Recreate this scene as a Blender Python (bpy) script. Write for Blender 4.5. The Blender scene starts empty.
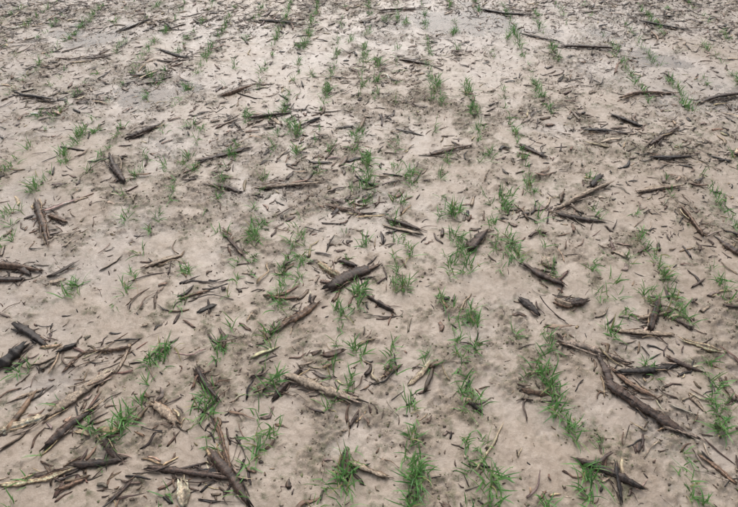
import bpy, math, numpy as np
from mathutils import Vector
rng=np.random.default_rng(7)
H=1.6; PITCH=44.0; YAW=2.4; F=533.0
# ------------------------------------------------------------ noise
TAB=rng.random((1024,1024))*2-1
def vn(x,y,seed=0):
    a=0.6+seed*0.37
    X=x*math.cos(a)-y*math.sin(a)+seed*17.3; Y=x*math.sin(a)+y*math.cos(a)+seed*9.1
    ix=np.floor(X).astype(np.int64); iy=np.floor(Y).astype(np.int64)
    fx=X-ix; fy=Y-iy
    fx=fx*fx*fx*(fx*(fx*6-15)+10); fy=fy*fy*fy*(fy*(fy*6-15)+10)
    ix&=1023; iy&=1023; jx=(ix+1)&1023; jy=(iy+1)&1023
    return (TAB[ix,iy]*(1-fx)+TAB[jx,iy]*fx)*(1-fy)+(TAB[ix,jy]*(1-fx)+TAB[jx,jy]*fx)*fy
def fbm(x,y,o=4,seed=0,g=0.5):
    s=0;a=1;n=0
    for i in range(o):
        s=s+a*vn(x*2.03**i,y*2.03**i,seed+i); n+=a; a*=g
    return s/n*1.5
def ss(a,b,x):
    t=np.clip((x-a)/(b-a),0,1); return t*t*(3-2*t)
# ------------------------------------------------------------ survey: photo measurement -> ground point
cp,sp=math.cos(math.radians(PITCH)),math.sin(math.radians(PITCH))
cy,sy=math.cos(math.radians(YAW)),math.sin(math.radians(YAW))
def G(px,py):
    a=(px-369)/F; b=-(py-253.5)/F
    fx=a; fy=cp+b*sp; fz=-sp+b*cp
    k=-H/fz
    x,y=fx*k,fy*k
    return np.array([x*cy-y*sy, x*sy+y*cy])
def mpp(py): return H/((py+260)*0.72)
# ------------------------------------------------------------ terrain
WL=-0.012
BASINS=[(215,75,.45,.35,.012),(120,95,.45,.3,.011),(330,60,.4,.3,.011),(300,105,.25,.2,.009),(610,85,.5,.22,.011),(690,110,.3,.25,.009),
(705,205,.16,.2,.014),(60,45,.5,.4,.009),(450,75,.3,.3,.009),(60,265,.3,.2,.008),(50,385,.09,.06,.013),(560,130,.25,.12,.009),
(270,190,.2,.12,.008),(440,20,.8,.4,.006),(150,225,.2,.12,.009),(590,245,.15,.1,.008),(165,150,.25,.18,.011),(520,60,.3,.2,.007),(40,200,.2,.2,.008),(650,60,.4,.2,.007),(240,30,.5,.3,.008)]
BAS=[(G(a,b),c,d,e) for a,b,c,d,e in BASINS]
def masks(x,y):
    m=0.42*fbm(x*2.3,y*2.3,2,11)+0.95*fbm(x*11,y*11,5,21,.68)+0.07*np.cos(2*np.pi*x/0.222)
    m=m+.12*np.exp(-((x-.05)/1.1)**2-((y-1.9)/.9)**2)
    return ss(-0.2,0.65,m)
def height(x,y):
    c=masks(x,y)
    h=0.007*fbm(x*0.9,y*0.9,2,3)+0.007*fbm(x*3.5,y*3.5,3,5)
    h=h-0.007*ss(2.2,4.5,y)+0.0045
    for g,a,b,d in BAS:
        h=h-d*np.exp(-(((x-g[0])/a)**2+((y-g[1])/b)**2))
    r=1-np.abs(fbm(x*22,y*22,3,31))
    h=h+c*(0.007*(r-0.45)+0.006*fbm(x*60,y*60,2,41)+0.004*fbm(x*140,y*140,2,47))
    h=h+0.0024*fbm(x*26,y*26,5,51,.7)+0.0015*fbm(x*9,y*9,2,55)
    return h
# ------------------------------------------------------------ mesh helper
def mk(name,V,faces_k,col=None,mat=None,smooth=True,attrs=None):
    me=bpy.data.meshes.new(name)
    me.vertices.add(len(V)); me.vertices.foreach_set('co',np.asarray(V,dtype=np.float32).ravel())
    li=np.concatenate([f.ravel() for f in faces_k]).astype(np.int32)
    tot=np.concatenate([np.full(len(f),f.shape[1]) for f in faces_k]).astype(np.int32)
    st=np.concatenate([[0],np.cumsum(tot)[:-1]]).astype(np.int32)
    me.loops.add(len(li)); me.loops.foreach_set('vertex_index',li)
    me.polygons.add(len(tot)); me.polygons.foreach_set('loop_start',st); me.polygons.foreach_set('loop_total',tot)
    me.polygons.foreach_set('use_smooth',np.full(len(tot),smooth))
    me.update(calc_edges=True)
    if col is not None:
        a=me.color_attributes.new('Col','FLOAT_COLOR','POINT')
        c=np.ones((len(V),4),dtype=np.float32); c[:,:3]=np.clip(col,0,1); a.data.foreach_set('color',c.ravel())
    if attrs:
        for k,v in attrs.items():
            a=me.attributes.new(k,'FLOAT','POINT'); a.data.foreach_set('value',np.asarray(v,dtype=np.float32))
    me.validate()
    ob=bpy.data.objects.new(name,me); bpy.context.collection.objects.link(ob)
    if mat: me.materials.append(mat)
    return ob
# ------------------------------------------------------------ materials
def newmat(n):
    m=bpy.data.materials.new(n); m.use_nodes=True; nt=m.node_tree
    return m,nt,nt.nodes,nt.links,nt.nodes['Principled BSDF']
def mixc(N,L,f,a,b,bt='MIX'):
    n=N.new('ShaderNodeMix'); n.data_type='RGBA'; n.blend_type=bt
    for s,v in ((0,f),(6,a),(7,b)):
        if hasattr(v,'is_output'): L.new(v,n.inputs[s])
        else: n.inputs[s].default_value=v
    return n.outputs[2]
def noise(N,L,co,sc,det=4,ro=.55,dist=0):
    n=N.new('ShaderNodeTexNoise'); n.inputs['Scale'].default_value=sc; n.inputs['Detail'].default_value=det
    n.inputs['Roughness'].default_value=ro; n.inputs['Distortion'].default_value=dist; L.new(co,n.inputs['Vector']); return n.outputs[0]
def mr(N,L,v,a,b,c=0,d=1):
    n=N.new('ShaderNodeMapRange'); n.inputs[1].default_value=a;n.inputs[2].default_value=b;n.inputs[3].default_value=c;n.inputs[4].default_value=d
    L.new(v,n.inputs[0]); return n.outputs[0]
def math_(N,L,op,a,b):
    n=N.new('ShaderNodeMath'); n.operation=op
    for i,v in enumerate((a,b)):
        if hasattr(v,'is_output'): L.new(v,n.inputs[i])
        else: n.inputs[i].default_value=v
    return n.outputs[0]

mud,nt,N,L,B=newmat('wet_mud')
co=N.new('ShaderNodeTexCoord').outputs['Object']
at=N.new('ShaderNodeAttribute'); at.attribute_name='crumb'; cr=at.outputs['Fac']
at2=N.new('ShaderNodeAttribute'); at2.attribute_name='wet'; wet=at2.outputs['Fac']
n1=noise(N,L,co,1.7,5); n2=noise(N,L,co,14,6,.62); n3=noise(N,L,co,95,5,.7); n4=noise(N,L,co,5,5,.6,.3); n5=noise(N,L,co,38,6,.7,.4)
c=mixc(N,L,mr(N,L,n1,.35,.65),(.37,.29,.225,1),(.43,.352,.285,1))
c=mixc(N,L,mr(N,L,n2,.38,.7,0,.5),c,(.27,.205,.15,1))
c=mixc(N,L,mr(N,L,n5,.48,.66,0,.55),c,(.21,.16,.11,1))
dark=math_(N,L,'MULTIPLY',cr,mr(N,L,n3,.4,.58,.05,1))
c=mixc(N,L,math_(N,L,'MULTIPLY',dark,.68),c,(.135,.105,.066,1))
grn=math_(N,L,'MULTIPLY',mr(N,L,n4,.42,.58),mr(N,L,n5,.46,.6,0,.85))
grn=math_(N,L,'MULTIPLY',grn,mr(N,L,cr,.0,.4,.2,1))
c=mixc(N,L,math_(N,L,'MULTIPLY',grn,.85),c,(.10,.108,.045,1))
c=mixc(N,L,mr(N,L,n3,.52,.75,.0,.5),c,(.51,.445,.375,1))
c=mixc(N,L,math_(N,L,'MULTIPLY',wet,.45),c,(.42,.375,.345,1))
L.new(c,B.inputs['Base Color'])
r=math_(N,L,'ADD',mr(N,L,n2,.35,.65,.30,.52),math_(N,L,'MULTIPLY',cr,.15))
r=math_(N,L,'SUBTRACT',r,math_(N,L,'MULTIPLY',wet,.10))
L.new(r,B.inputs['Roughness']); B.inputs['IOR'].default_value=1.5
bp=N.new('ShaderNodeBump'); bp.inputs['Distance'].default_value=.004
L.new(mr(N,L,cr,0,1,.3,1.0),bp.inputs['Strength']); L.new(n3,bp.inputs['Height'])
bp2=N.new('ShaderNodeBump'); bp2.inputs['Distance'].default_value=.008; bp2.inputs['Strength'].default_value=.4
L.new(n5,bp2.inputs['Height']); L.new(bp.outputs[0],bp2.inputs['Normal'])
L.new(bp2.outputs[0],B.inputs['Normal'])

wat=bpy.data.materials.new('shallow_water'); wat.use_nodes=True; nt=wat.node_tree; N=nt.nodes; L=nt.links; N.clear()
out=N.new('ShaderNodeOutputMaterial'); mx=N.new('ShaderNodeMixShader'); tr=N.new('ShaderNodeBsdfTransparent'); gl=N.new('ShaderNodeBsdfGlossy')
tr.inputs[0].default_value=(.98,.975,.97,1); gl.inputs['Roughness'].default_value=.32
fr=N.new('ShaderNodeFresnel'); fr.inputs[0].default_value=1.4
co=N.new('ShaderNodeTexCoord').outputs['Object']; bp=N.new('ShaderNodeBump'); bp.inputs['Strength'].default_value=.25; bp.inputs['Distance'].default_value=.004
L.new(noise(N,L,co,18,3),bp.inputs['Height']); L.new(bp.outputs[0],gl.inputs['Normal'])
L.new(fr.outputs[0],mx.inputs[0]); L.new(tr.outputs[0],mx.inputs[1]); L.new(gl.outputs[0],mx.inputs[2]); L.new(mx.outputs[0],out.inputs[0])

def colmat(name,rough,nscale,var,bump=.3):
    m,nt,N,L,B=newmat(name)
    co=N.new('ShaderNodeTexCoord').outputs['Object']
    a=N.new('ShaderNodeAttribute'); a.attribute_name='Col'
    n=noise(N,L,co,nscale,5,.65)
    v=mr(N,L,n,.3,.7,1-var,1+var)
    cc=N.new('ShaderNodeCombineColor')
    for i in range(3): L.new(v,cc.inputs[i])
    c=mixc(N,L,1.0,a.outputs['Color'],cc.outputs[0],'MULTIPLY')
    L.new(c,B.inputs['Base Color']); L.new(mr(N,L,n,.3,.7,rough-.12,rough+.15),B.inputs['Roughness'])
    bp=N.new('ShaderNodeBump'); bp.inputs['Strength'].default_value=bump; bp.inputs['Distance'].default_value=.003
    L.new(n,bp.inputs['Height']); L.new(bp.outputs[0],B.inputs['Normal'])
    return m,N,L,B
stalkm=colmat('weathered_corn_stalk',.45,170,.7,.8)[0]
chipm=colmat('rotted_corn_residue',.5,120,.45,.4)[0]
clodm=colmat('soil_crumbs',.55,200,.35,.5)[0]
grm,N,L,B=colmat('wheat_leaf',.45,60,.15,.0)
tl=N.new('ShaderNodeBsdfTranslucent'); a=N.new('ShaderNodeAttribute'); a.attribute_name='Col'; L.new(a.outputs['Color'],tl.inputs[0])
mx=N.new('ShaderNodeMixShader'); mx.inputs[0].default_value=.35
L.new(B.outputs[0],mx.inputs[1]); L.new(tl.outputs[0],mx.inputs[2]); L.new(mx.outputs[0],N['Material Output'].inputs[0])

# ------------------------------------------------------------ ground mesh
nx=1150; u=np.linspace(-1,1,nx); EX=5.6; xs=EX*(0.55*u+0.45*u**3)
ny=900; v=np.linspace(0,1,ny); EY=7.6; ys=-0.3+(EY+.3)*(0.42*v+0.58*v**2)
X,Y=np.meshgrid(xs,ys); X=X.ravel(); Y=Y.ravel()
Z=height(X,Y); C=masks(X,Y)
e=ss(EX,EX-.4,np.abs(X))*ss(EY,EY-.6,Y)*ss(-.3,-.1,Y)
Z=Z*e
W=ss(WL+.016,WL+.001,Z)
idx=np.arange(nx*ny).reshape(ny,nx)
Q=np.stack([idx[:-1,:-1],idx[:-1,1:],idx[1:,1:],idx[1:,:-1]],-1).reshape(-1,4)
bx=np.array([-400,-EX,EX,400.]); by=np.array([-400,-.3,EY,600.])
oV=np.array([[x,y,0] for y in by for x in bx]); oF=[]
for j in range(3):
    for i in range(3):
        if i==1 and j==1: continue
        k=j*4+i; oF.append([k,k+1,k+5,k+4])
V=np.concatenate([np.stack([X,Y,Z],1),oV]); oF=np.array(oF)+nx*ny
mk('ground',V,[Q,oF],None,mud,True,{'crumb':np.concatenate([C,np.full(16,.4)]),'wet':np.concatenate([W,np.full(16,.2)])})
mk('puddle_water',np.array([[-5.3,-.1,WL],[5.3,-.1,WL],[5.3,7.1,WL],[-5.3,7.1,WL]]),[np.array([[0,1,2,3]])],None,wat)

# ------------------------------------------------------------ tube generator
def tubes(cx,cyy,ang,Ln,w,h,bend,col,S,K,jag=.12,taper=.25,rn=.15,tilt=None,sink=.35,nodes=None,streak=.3,pith=None,lift=0.0,arch=0.0,kink=0.0,rg=rng):
    n=len(cx); t=np.linspace(-.5,.5,S+1)[None,:]
    ca,sa=np.cos(ang)[:,None],np.sin(ang)[:,None]
    b=(bend[:,None])*Ln[:,None]*(1-4*t*t)+ rg.normal(0,.02,(n,S+1))*Ln[:,None]*np.abs(bend[:,None])*2
    if kink: 
        kp=rg.uniform(-.3,.3,(n,1)); b=b+rg.normal(0,kink,(n,1))*Ln[:,None]*(.5-np.abs(t-kp))
    px=cx[:,None]+ca*Ln[:,None]*t-sa*b; py=cyy[:,None]+sa*Ln[:,None]*t+ca*b
    g=np.maximum(height(px,py),WL-.004)
    m=g.mean(1,keepdims=True); sl=((g-m)*t).sum(1,keepdims=True)/(t*t).sum()
    lin=m+sl*t; res=(g-lin).max(1,keepdims=True)
    if tilt is None: tilt=np.zeros(n)
    pz=lin+res*.5+np.abs(tilt[:,None])*Ln[:,None]*.5+tilt[:,None]*Ln[:,None]*t+h[:,None]*(1-sink)*.5+lift
    pz=pz+arch*Ln[:,None]*(1-4*t*t)
    phi=(np.arange(K)/K*2*np.pi)[None,None,:]+rg.random((n,1,1))*6.28*(1 if K>4 else 0)
    prof=1-taper*np.abs(rg.random((n,1))*(t+.5))
    endp=1-.35*(np.abs(t)*2)**8
    rr=(prof*endp)[:,:,None]*(1+rg.normal(0,rn,(n,1,K))*.9+rg.normal(0,rn*.4,(n,S+1,K)))
    if nodes is not None: rr=rr*(1+nodes)[:,:,None]
    lat=w[:,None,None]*np.cos(phi)*rr*.5; up=h[:,None,None]*np.sin(phi)*rr*.5
    ax=np.zeros((n,S+1,K)); ax[:,0,:]=-rg.random((n,K))**2*jag*1.3; ax[:,-1,:]=rg.random((n,K))**2*jag*1.3
    ax=ax*np.minimum(Ln,6*w)[:,None,None]
    ca3,sa3=ca[:,:,None],sa[:,:,None]
    vx=px[:,:,None]-sa3*lat+ca3*ax; vy=py[:,:,None]+ca3*lat+sa3*ax; vz=pz[:,:,None]+up
    R=np.stack([vx,vy,vz],-1)
    inset=(np.minimum(w,.01)*.5)[:,None]
    c0=np.stack([px[:,0]+ca[:,0]*inset[:,0],py[:,0]+sa[:,0]*inset[:,0],pz[:,0]],-1)[:,None,:]
    c1=np.stack([px[:,-1]-ca[:,0]*inset[:,0],py[:,-1]-sa[:,0]*inset[:,0],pz[:,-1]],-1)[:,None,:]
    Vv=np.concatenate([R.reshape(n,-1,3),c0,c1],1); M=Vv.shape[1]
    cc=np.repeat(col[:,None,None,:],S+1,1).repeat(K,2)
    cc=cc*np.clip(1+rg.normal(0,streak,(n,1,K,1))+rg.normal(0,streak*.6,(n,S+1,1,1))+rg.normal(0,streak*.4,(n,S+1,K,1)),.25,2.2)
    if pith is not None:
        pm=(np.sin(phi)>.45)&(pith[:,None,None]>0)
        pm=np.broadcast_to(pm,(n,S+1,K))
        cc=np.where(pm[...,None],cc*.3+np.array([.42,.33,.24])*.7*(1+rg.normal(0,.3,(n,S+1,K,1))),cc)
    capc=np.repeat((col*.6+np.array([.2,.16,.11])*.3)[:,None,:],2,1)
    Cc=np.concatenate([cc.reshape(n,-1,3),capc],1)
    q=[]
    for s in range(S):
        for k in range(K):
            k2=(k+1)%K; q.append([s*K+k,s*K+k2,(s+1)*K+k2,(s+1)*K+k])
    tr=[]
    a=(S+1)*K
    for k in range(K):
        k2=(k+1)%K; tr.append([a,k2,k]); tr.append([a+1,S*K+k,S*K+k2])
    off=(np.arange(n)*M)[:,None,None]
    return Vv.reshape(-1,3),np.clip(Cc.reshape(-1,3),.006,.62),(np.array(q)[None]+off).reshape(-1,4),(np.array(tr)[None]+off).reshape(-1,3)

class Acc:
    def __init__(s): s.V=[];s.C=[];s.Q=[];s.T=[];s.n=0
    def add(s,r):
        V,C,Q,T=r; s.V.append(V);s.C.append(C);s.Q.append(Q+s.n);s.T.append(T+s.n); s.n+=len(V)
    def make(s,name,mat,smooth=True):
        return mk(name,np.concatenate(s.V),[np.concatenate(s.Q),np.concatenate(s.T)],np.concatenate(s.C),mat,smooth)
PAL={'d':(.062,.039,.029),'k':(.028,.020,.017),'b':(.14,.086,.056),'g':(.215,.162,.125),'t':(.40,.29,.18),'l':(.50,.40,.28)}
# ------------------------------------------------------------ prominent corn stalks (photo measurements)
ST=[(0,432,46,417,10,'l'),(48,418,108,375,10,'g'),(48,447,97,408,10,'d'),(0,487,75,468,6,'t'),(75,465,122,461,8,'d'),(103,438,118,460,8,'d'),
(148,468,235,480,7,'d'),(214,458,248,503,11,'d'),(200,470,245,482,6,'k'),(181,482,184,507,11,'l'),(155,405,178,424,10,'b'),(198,370,218,400,8,'d'),
(213,420,232,470,5,'b'),(292,378,358,402,10,'g'),(275,398,298,372,7,'d'),(278,330,317,305,7,'b'),(331,290,374,269,13,'d'),(320,266,347,281,9,'t'),
(340,262,356,268,8,'d'),(345,460,385,478,6,'b'),(408,386,429,364,4,'t'),(520,300,537,315,11,'k'),(525,268,561,287,8,'d'),(542,262,552,270,10,'g'),(556,303,572,308,10,'b'),(568,306,586,302,9,'d'),
(562,345,625,362,10,'g'),(598,358,613,392,8,'d'),(608,385,688,435,12,'d'),(618,373,676,365,7,'k'),(615,331,668,335,7,'b'),(650,330,657,304,9,'d'),
(612,370,652,396,6,'b'),(685,342,714,352,8,'t'),(720,380,735,402,9,'g'),(580,462,640,490,7,'d'),(615,466,620,500,6,'k'),(700,455,732,480,6,'b'),
(-5,372,25,347,13,'k'),(20,328,46,346,9,'k'),(58,353,75,346,8,'k'),(-8,266,37,270,9,'b'),(-5,280,22,279,8,'d'),(5,262,30,274,6,'d'),(38,206,48,245,7,'b'),(34,209,44,216,5,'t'),
(50,215,66,222,6,'b'),(111,158,124,183,8,'d'),(90,352,130,348,5,'b'),(130,138,160,124,6,'d'),(200,162,246,148,5,'d'),(205,185,240,192,4,'d'),
(255,187,320,185,4,'b'),(222,96,250,88,5,'b'),(470,252,485,235,9,'d'),(555,211,612,187,5,'b'),(556,216,602,224,5,'d'),(583,132,626,135,5,'k'),
(648,148,677,130,6,'d'),(612,118,640,128,5,'k'),(680,212,702,238,5,'b'),(720,243,740,258,6,'d'),(638,195,682,187,5,'b'),(650,160,690,158,5,'k'),(10,402,42,388,4,'b'),
(560,46,612,50,4,'d'),(700,102,740,95,4,'d'),(520,33,560,42,3,'d'),(145,268,180,256,5,'b'),(388,220,420,232,5,'d'),(370,300,392,312,6,'d'),(522,391,556,395,4,'b'),
(590,190,600,178,5,'k'),(620,100,672,92,4,'b'),(160,50,190,58,3,'k'),(70,60,110,55,3,'d'),(20,95,55,102,4,'k'),(260,20,300,25,3,'k'),(380,12,420,8,3,'d'),
(640,22,690,30,3,'k'),(480,8,530,15,3,'k'),(120,30,150,20,3,'k'),(430,155,470,148,4,'b'),(520,148,545,160,5,'d'),(330,205,352,212,5,'b'),(225,235,248,262,4,'d'),
(640,440,638,452,6,'d'),(383,378,400,366,5,'b'),(468,404,482,414,5,'d'),(350,426,358,412,5,'d'),(90,350,62,372,3,'b'),(250,120,290,112,4,'d'),(400,60,430,66,3,'d'),(300,125,320,118,3,'k'),
(670,360,700,372,6,'d'),(690,395,705,412,5,'b'),(130,345,118,372,4,'b'),(180,300,215,290,3,'b'),(110,500,135,480,5,'d'),(60,490,88,478,4,'b'),(690,330,675,320,5,'d'),(640,320,668,312,5,'b')]
SR=np.random.default_rng(3)
CL=[]
for x1,y1,x2,y2,w,k in ST:
    a=G(x1,y1); b=G(x2,y2); d=b-a; Ln=float(np.hypot(*d)); m=(a+b)/2; u=d/Ln; an=math.atan2(d[1],d[0])
    CL.append((m,u,Ln))
    wm=w*mpp((y1+y2)/2)*.98
    S=max(12,min(44,int(Ln/.006))); K=14
    t=np.linspace(0,1,S+1); nod=np.zeros(S+1)
    if Ln>.10:
        for q in np.arange(SR.uniform(.1,.3),1,SR.uniform(.35,.5)): nod+=.35*np.exp(-((t-q)*Ln/.007)**2)
    nod+=SR.normal(0,.05,S+1)+.25*fbm(t*Ln*28+SR.uniform(0,99),t*0+SR.uniform(0,99),3,3)
    cut=SR.uniform(.55,1.0); nod-=np.where(t>cut,SR.uniform(.2,.5),0)*ss(cut,cut+.08,t)
    if SR.random()<.5: nod=nod[::-1]
    c=np.array(PAL[k])*SR.uniform(.85,1.15)
    A=Acc(); one=lambda v: np.array([v],dtype=float)
    A.add(tubes(one(m[0]),one(m[1]),one(an),one(Ln*.93),one(wm*.88),one(wm*SR.uniform(.4,.7)),one(SR.normal(0,.03)),c[None],S,K,jag=.20,taper=.35,rn=.22,
        tilt=one(SR.normal(0,.03)),sink=.5,nodes=nod[None],streak=.5,pith=one(1 if (SR.random()<.3 and k in 'gbt') else 0),kink=.06,rg=SR))
    ns=int(np.clip(Ln/.03,3,10))
    tt=SR.uniform(-.5,.5,ns); off=SR.normal(0,wm*.36,ns)
    mixk=np.array([PAL[q] for q in SR.choice(list(k+k+'dbgt'),ns)])
    A.add(tubes(m[0]+u[0]*Ln*tt-u[1]*off,m[1]+u[1]*Ln*tt+u[0]*off,an+SR.normal(0,.14,ns),Ln*SR.uniform(.15,.5,ns),wm*SR.uniform(.12,.36,ns),SR.uniform(.0015,.004,ns),SR.normal(0,.06,ns),
        mixk*SR.uniform(.6,1.4,(ns,1)),9,6,tilt=SR.normal(0,.05,ns),lift=wm*.2,rn=.25,taper=.9,jag=.25,kink=.12,rg=SR))
    A.make('corn_stalk',stalkm)
# ------------------------------------------------------------ scatter
def scatter(n,dens,ymax=6.6,rg=rng):
    xs=[];ys=[];c=0
    while c<n:
        y=rg.uniform(.05,ymax,n*3); x=rg.uniform(-5.2,5.2,n*3)
        k=(np.abs(x)<1.45+.8*y)&(rg.random(n*3)<dens(x,y)); xs.append(x[k]);ys.append(y[k]);c+=k.sum()
    return np.concatenate(xs)[:n],np.concatenate(ys)[:n]
def clumped(n,spread,dens):
    """half gathered in loose groups, half spread evenly"""
    h=n//2; npar=max(10,h//4); px_,py_=scatter(npar,dens)
    i=rng.integers(0,npar,h); s=rng.uniform(.4,1.6,npar)[i]*spread
    x=px_[i]+rng.normal(0,1,h)*s*1.4; y=py_[i]+rng.normal(0,1,h)*s
    x2,y2=scatter(n-h,dens)
    return np.concatenate([x,x2]),np.clip(np.concatenate([y,y2]),.0,6.9)
def nearstalk(n,spread):
    Ls=np.array([c[2] for c in CL]); i=rng.choice(len(CL),n,p=Ls/Ls.sum())
    m=np.array([c[0] for c in CL])[i]; u=np.array([c[1] for c in CL])[i]; L_=Ls[i]
    t=rng.uniform(-.6,.6,n)*L_; o=rng.normal(0,spread,n)
    return m[:,0]+u[:,0]*t-u[:,1]*o, np.clip(m[:,1]+u[:,1]*t+u[:,0]*o,0,6.9), np.arctan2(u[:,1],u[:,0])
def D(x,y):
    m=fbm(x*1.6,y*1.6,3,71)+.6*fbm(x*6,y*6,2,75)
    return np.clip(.2+.8*ss(-.35,.7,m)*(.7+.5*masks(x,y)),0,1)*(.48+.52*ss(.5,3.2,y))*(.45+.55*ss(WL-.004,WL+.008,height(x,y)))*(1+1.3*ss(3.9,4.6,y))*(1+.35*ss(2.2,3.0,y))/1.35
def palette(n,ws,rg=rng):
    ks=list('dkbgtl'); P=np.array([PAL[k] for k in ks]); return P[rg.choice(6,n,p=np.array(ws)/sum(ws))]*rg.uniform(.65,1.35,(n,1))*(1+rg.normal(0,.05,(n,3)))
def ang(n): return rng.uniform(0,np.pi,n)*np.where(rng.random(n)<.6,1,.45)+rng.normal(0,.3,n)-.1
U=rng.uniform; LN=lambda m,s,n: rng.lognormal(math.log(m),s,n)
A=Acc()
n=1700; x,y=clumped(n,.08,D)
A.add(tubes(x,y,ang(n),LN(.060,.42,n),U(.007,.019,n),U(.004,.008,n),rng.normal(0,.06,n),palette(n,[5,3.5,5,3,1,.5]),10,8,tilt=rng.normal(0,.05,n),rn=.3,jag=.25,taper=.6,kink=.14,streak=.45,pith=(rng.random(n)<.14).astype(float)))
n=11500; x,y=clumped(n,.09,D)
A.add(tubes(x,y,ang(n),LN(.034,.45,n),U(.003,.010,n),U(.0018,.0045,n),rng.normal(0,.08,n),palette(n,[5,3.5,5.5,3,1,.5]),5,5,tilt=rng.normal(0,.09,n),rn=.28,taper=.8,kink=.15,jag=.2))
n=1100; x,y,a=nearstalk(n,.035)
A.add(tubes(x,y,a+rng.normal(0,.8,n),LN(.042,.45,n),U(.003,.010,n),U(.0015,.004,n),rng.normal(0,.08,n),palette(n,[5,3,5,2.5,1,.5]),6,5,tilt=rng.normal(0,.10,n),rn=.28,taper=.8,kink=.15,jag=.2))
n=27000; x,y=scatter(n,D)
A.add(tubes(x,y,U(0,6.28,n),LN(.012,.45,n),U(.002,.007,n),U(.001,.003,n),rng.normal(0,.12,n),palette(n,[4,2,6,3,.8,.5]),2,5,tilt=rng.normal(0,.15,n),rn=.35,taper=.6,sink=.9))
A.make('corn_residue',chipm)
A=Acc()
n=5000; x,y=clumped(n,.10,D)
A.add(tubes(x,y,ang(n),LN(.040,.45,n),U(.007,.020,n),np.full(n,.0016),rng.normal(0,.14,n),palette(n,[4,2,6.5,4.5,1.4,.9]),7,6,tilt=rng.normal(0,.07,n),rn=.38,taper=.9,sink=0,lift=.001,arch=.04,kink=.2,jag=.3,streak=.35))
n=2600; x,y=scatter(n,D)
A.add(tubes(x,y,U(0,6.28,n),LN(.05,.5,n),U(.001,.002,n),U(.001,.0018,n),rng.normal(0,.12,n),palette(n,[3,1,5,4,2,.7]),8,4,tilt=rng.normal(0,.06,n),rn=.1,arch=.01,kink=.25))
A.make('corn_leaf_litter',chipm)
# soil crumbs
ph=(1+5**.5)/2
ico=np.array([[-1,ph,0],[1,ph,0],[-1,-ph,0],[1,-ph,0],[0,-1,ph],[0,1,ph],[0,-1,-ph],[0,1,-ph],[ph,0,-1],[ph,0,1],[-ph,0,-1],[-ph,0,1]])/1.9
icf=np.array([[0,11,5],[0,5,1],[0,1,7],[0,7,10],[0,10,11],[1,5,9],[5,11,4],[11,10,2],[10,7,6],[7,1,8],[3,9,4],[3,4,2],[3,2,6],[3,6,8],[3,8,9],[4,9,5],[2,4,11],[6,2,10],[8,6,7],[9,8,1]])
n=46000; x,y=scatter(n,lambda x,y: np.clip(masks(x,y)**1.0+.05,0,1)*(1-.5*ss(3,5,y)))
s=LN(.0022,.42,n); s=np.minimum(s,.0048); z=height(x,y)
P=ico[None]*U(.5,1.45,(n,12,1))*s[:,None,None]*np.stack([U(.7,1.7,n),U(.7,1.7,n),U(.45,.85,n)],1)[:,None,:]
P=P+np.stack([x,y,z],1)[:,None,:]
cb=np.array([[.20,.155,.105],[.29,.23,.17],[.12,.125,.055],[.34,.28,.215],[.10,.072,.05]])[rng.choice(5,n,p=[.3,.22,.18,.18,.12])]*U(.75,1.2,(n,1))
mk('soil_crumbs',P.reshape(-1,3),[(icf[None]+(np.arange(n)*12)[:,None,None]).reshape(-1,3)],np.repeat(cb[:,None],12,1).reshape(-1,3),clodm,True)

# ------------------------------------------------------------ wheat seedlings in drilled rows
TU=[(65,160,1),(35,186,1.3),(8,213,1),(295,132,1.5),(298,150,1),(290,120,.8),(255,238,1.4),(250,262,1.1),(262,225,.8),(205,412,1.5),(190,272,1),(160,362,1.3),(120,432,1.2),(130,283,.8),(70,291,1.2),
(368,165,1.6),(366,185,1.3),(369,203,1),(378,65,1.3),(377,82,1),(376,98,.9),(365,245,.9),(358,302,1.4),(360,356,1.1),(350,385,.8),(345,490,1.3),(410,180,1.4),(405,200,.8),(410,250,1),(405,287,1.1),
(416,478,1.3),(415,495,1.2),(410,405,.8),(418,435,.9),(438,85,1.3),(440,103,1.1),(455,214,1.4),(460,243,1.2),(468,266,1.2),(474,322,1.2),(478,345,.8),(492,496,1.4),(468,384,1),(475,405,1.1),(480,450,.9),
(505,207,1.5),(515,255,1.4),(512,240,.9),(527,190,.7),(545,378,1.3),(555,403,1.3),(562,420,.9),(590,490,1.5),(570,432,1),(548,340,.9),(540,95,1.3),(548,110,1),(535,85,.8),(600,297,.8),(608,330,.9),(662,308,1.2),(648,296,.9),
(688,108,1.3),(690,490,1.1),(722,425,1.2),(715,405,.8),(300,272,1.2),(302,240,1),(275,380,1.1),(266,435,1.1),(255,455,.9),(270,115,1),(225,232,.8),(220,350,.9),(222,338,.8),(145,395,.8),(95,420,.8),(20,368,.9),
(128,215,.9),(165,165,.8),(190,125,1),(92,130,.9),(40,115,.8),(150,75,.9),(12,240,.6),(480,130,1.1),(490,155,1),(475,112,.8),(448,160,.9),(508,35,1.1),(455,32,1),(457,48,.8),(405,22,1),(350,40,.9),(300,45,1),(312,75,.8),(300,60,.7),
(385,20,1),(585,180,.7),(590,268,.7),(595,215,.7),(640,240,.7),(365,130,.6),(330,150,.7),(320,170,.7),(195,170,.9),(185,300,.7),(625,260,.7),(430,360,.7),(440,300,.7),(350,460,.8),(215,440,.6)]
tx=[];ty=[];tsz=[]
for a,b,s in TU:
    g=G(a,b)
    for j in range(5 if s>1.15 else 3):
        tx.append(g[0]+rng.normal(0,.011));ty.append(g[1]+rng.normal(0,.013)+(j-1.3)*.024);tsz.append(s*U(.75,1.02))
SP=.222; X0=.02*1.6/.72
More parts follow.
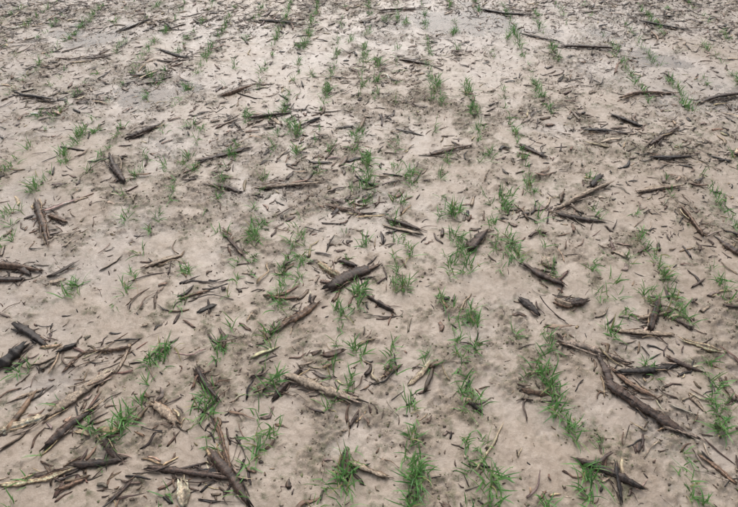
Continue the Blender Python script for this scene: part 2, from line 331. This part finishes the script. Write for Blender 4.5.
for r in range(-22,23):
    xr=X0+r*SP; yy=0.1
    while yy<6.8:
        dd=float(fbm(np.array([yy*1.9+r*7.7]),np.array([r*3.1]),2,91)[0])
        yy+=rng.exponential(.036)+.008
        xx=xr+rng.normal(0,.009)+.012*float(vn(np.array([yy*.7]),np.array([r*3.1]),5)[0])
        if abs(xx)>1.5+.8*yy: continue
        if rng.random()<.33+.7*dd+.08*(yy>2.2)+.06*(abs(xx)<1.0):
            tx.append(xx);ty.append(yy);tsz.append(U(.38,.85)+.3*max(dd,0))
tx=np.array(tx);ty=np.array(ty);tsz=np.array(tsz)
nb=np.clip((3+tsz*8*U(.6,1.2,len(tx))).astype(int),3,15)
ii=np.repeat(np.arange(len(tx)),nb); n=len(ii); s=tsz[ii]
bx=tx[ii]+rng.normal(0,.009,n)*s; by_=ty[ii]+rng.normal(0,.014,n)*s; bz=height(bx,by_)-.002
az=U(0,6.28,n); Lb=U(.03,.078,n)*(.55+.5*s); inc=U(.15,1.2,n); curl=U(.1,1.6,n); wb=U(.0012,.0026,n)*(.7+.35*s)
S=6; pos=np.zeros((n,S+1,3)); pos[:,0]=np.stack([bx,by_,bz],1); wid=np.array([.6,.9,1,.95,.8,.5,.06])
yaw=az.copy(); tw=rng.normal(0,.5,n)
for k in range(1,S+1):
    th=inc+curl*((k-1)/S)**1.3; yaw=yaw+rng.normal(0,.12,n)
    pos[:,k]=pos[:,k-1]+(Lb/S)[:,None]*np.stack([np.sin(th)*np.cos(yaw),np.sin(th)*np.sin(yaw),np.cos(th)],1)
gz=height(pos[:,:,0].ravel(),pos[:,:,1].ravel()).reshape(n,S+1)
pos[:,:,2]=np.maximum(pos[:,:,2],gz-.001+.002*np.linspace(0,1,S+1)[None])
side=np.stack([-np.sin(az)*np.cos(tw),np.cos(az)*np.cos(tw),np.sin(tw)],1)
hw=(wb[:,None]*wid[None])[:,:,None]
Lf=pos-side[:,None]*hw; Rt=pos+side[:,None]*hw
P=np.stack([Lf,Rt],2).reshape(-1,3)
gc=np.array([[.11,.28,.075],[.155,.34,.10],[.07,.20,.055],[.20,.31,.11],[.32,.29,.13]])[rng.choice(5,n,p=[.38,.32,.13,.13,.04])]*U(.88,1.22,(n,1))
gr=np.linspace(0,1,S+1)[None,:,None]
cc=gc[:,None]*(.75+.4*gr)+np.array([.05,.03,.01])*(1-gr)**3
cc=np.repeat(cc[:,:,None],2,2).reshape(-1,3)
q=np.array([[2*k,2*k+1,2*k+3,2*k+2] for k in range(S)])
mk('wheat_seedlings',P,[(q[None]+(np.arange(n)*(2*(S+1)))[:,None,None]).reshape(-1,4)],cc,grm,True)

# ------------------------------------------------------------ light
EL,AZ=48,-6
w=bpy.data.worlds.new("World"); bpy.context.scene.world=w; w.use_nodes=True
N=w.node_tree.nodes;L=w.node_tree.links
sk=N.new('ShaderNodeTexSky'); sk.sky_type='NISHITA'; sk.sun_disc=False; sk.sun_elevation=math.radians(EL); sk.sun_rotation=math.radians(AZ); sk.dust_density=6; sk.air_density=1.0
hs=N.new('ShaderNodeHueSaturation'); hs.inputs['Saturation'].default_value=.35
L.new(sk.outputs[0],hs.inputs['Color']); L.new(hs.outputs[0],N['Background'].inputs[0]); N['Background'].inputs[1].default_value=.15
sd=bpy.data.lights.new('sun','SUN'); sd.energy=1.15; sd.angle=math.radians(80); sd.color=(1,.97,.95)
so=bpy.data.objects.new('sun',sd); bpy.context.collection.objects.link(so)
a,e=math.radians(AZ),math.radians(EL)
so.rotation_euler=Vector((math.sin(a)*math.cos(e),math.cos(a)*math.cos(e),math.sin(e))).to_track_quat('Z','Y').to_euler()
cam=bpy.data.cameras.new('camera'); co=bpy.data.objects.new('camera',cam); bpy.context.collection.objects.link(co)
cam.sensor_width=36; cam.lens=36*F/738; cam.clip_end=1500; cam.clip_start=.05
co.location=(0,0,H); co.rotation_euler=(math.radians(90-PITCH),0,math.radians(YAW))
sc=bpy.context.scene; sc.camera=co
sc.view_settings.view_transform='Standard'; sc.view_settings.look='None'; sc.view_settings.exposure=0
print('blades', n)
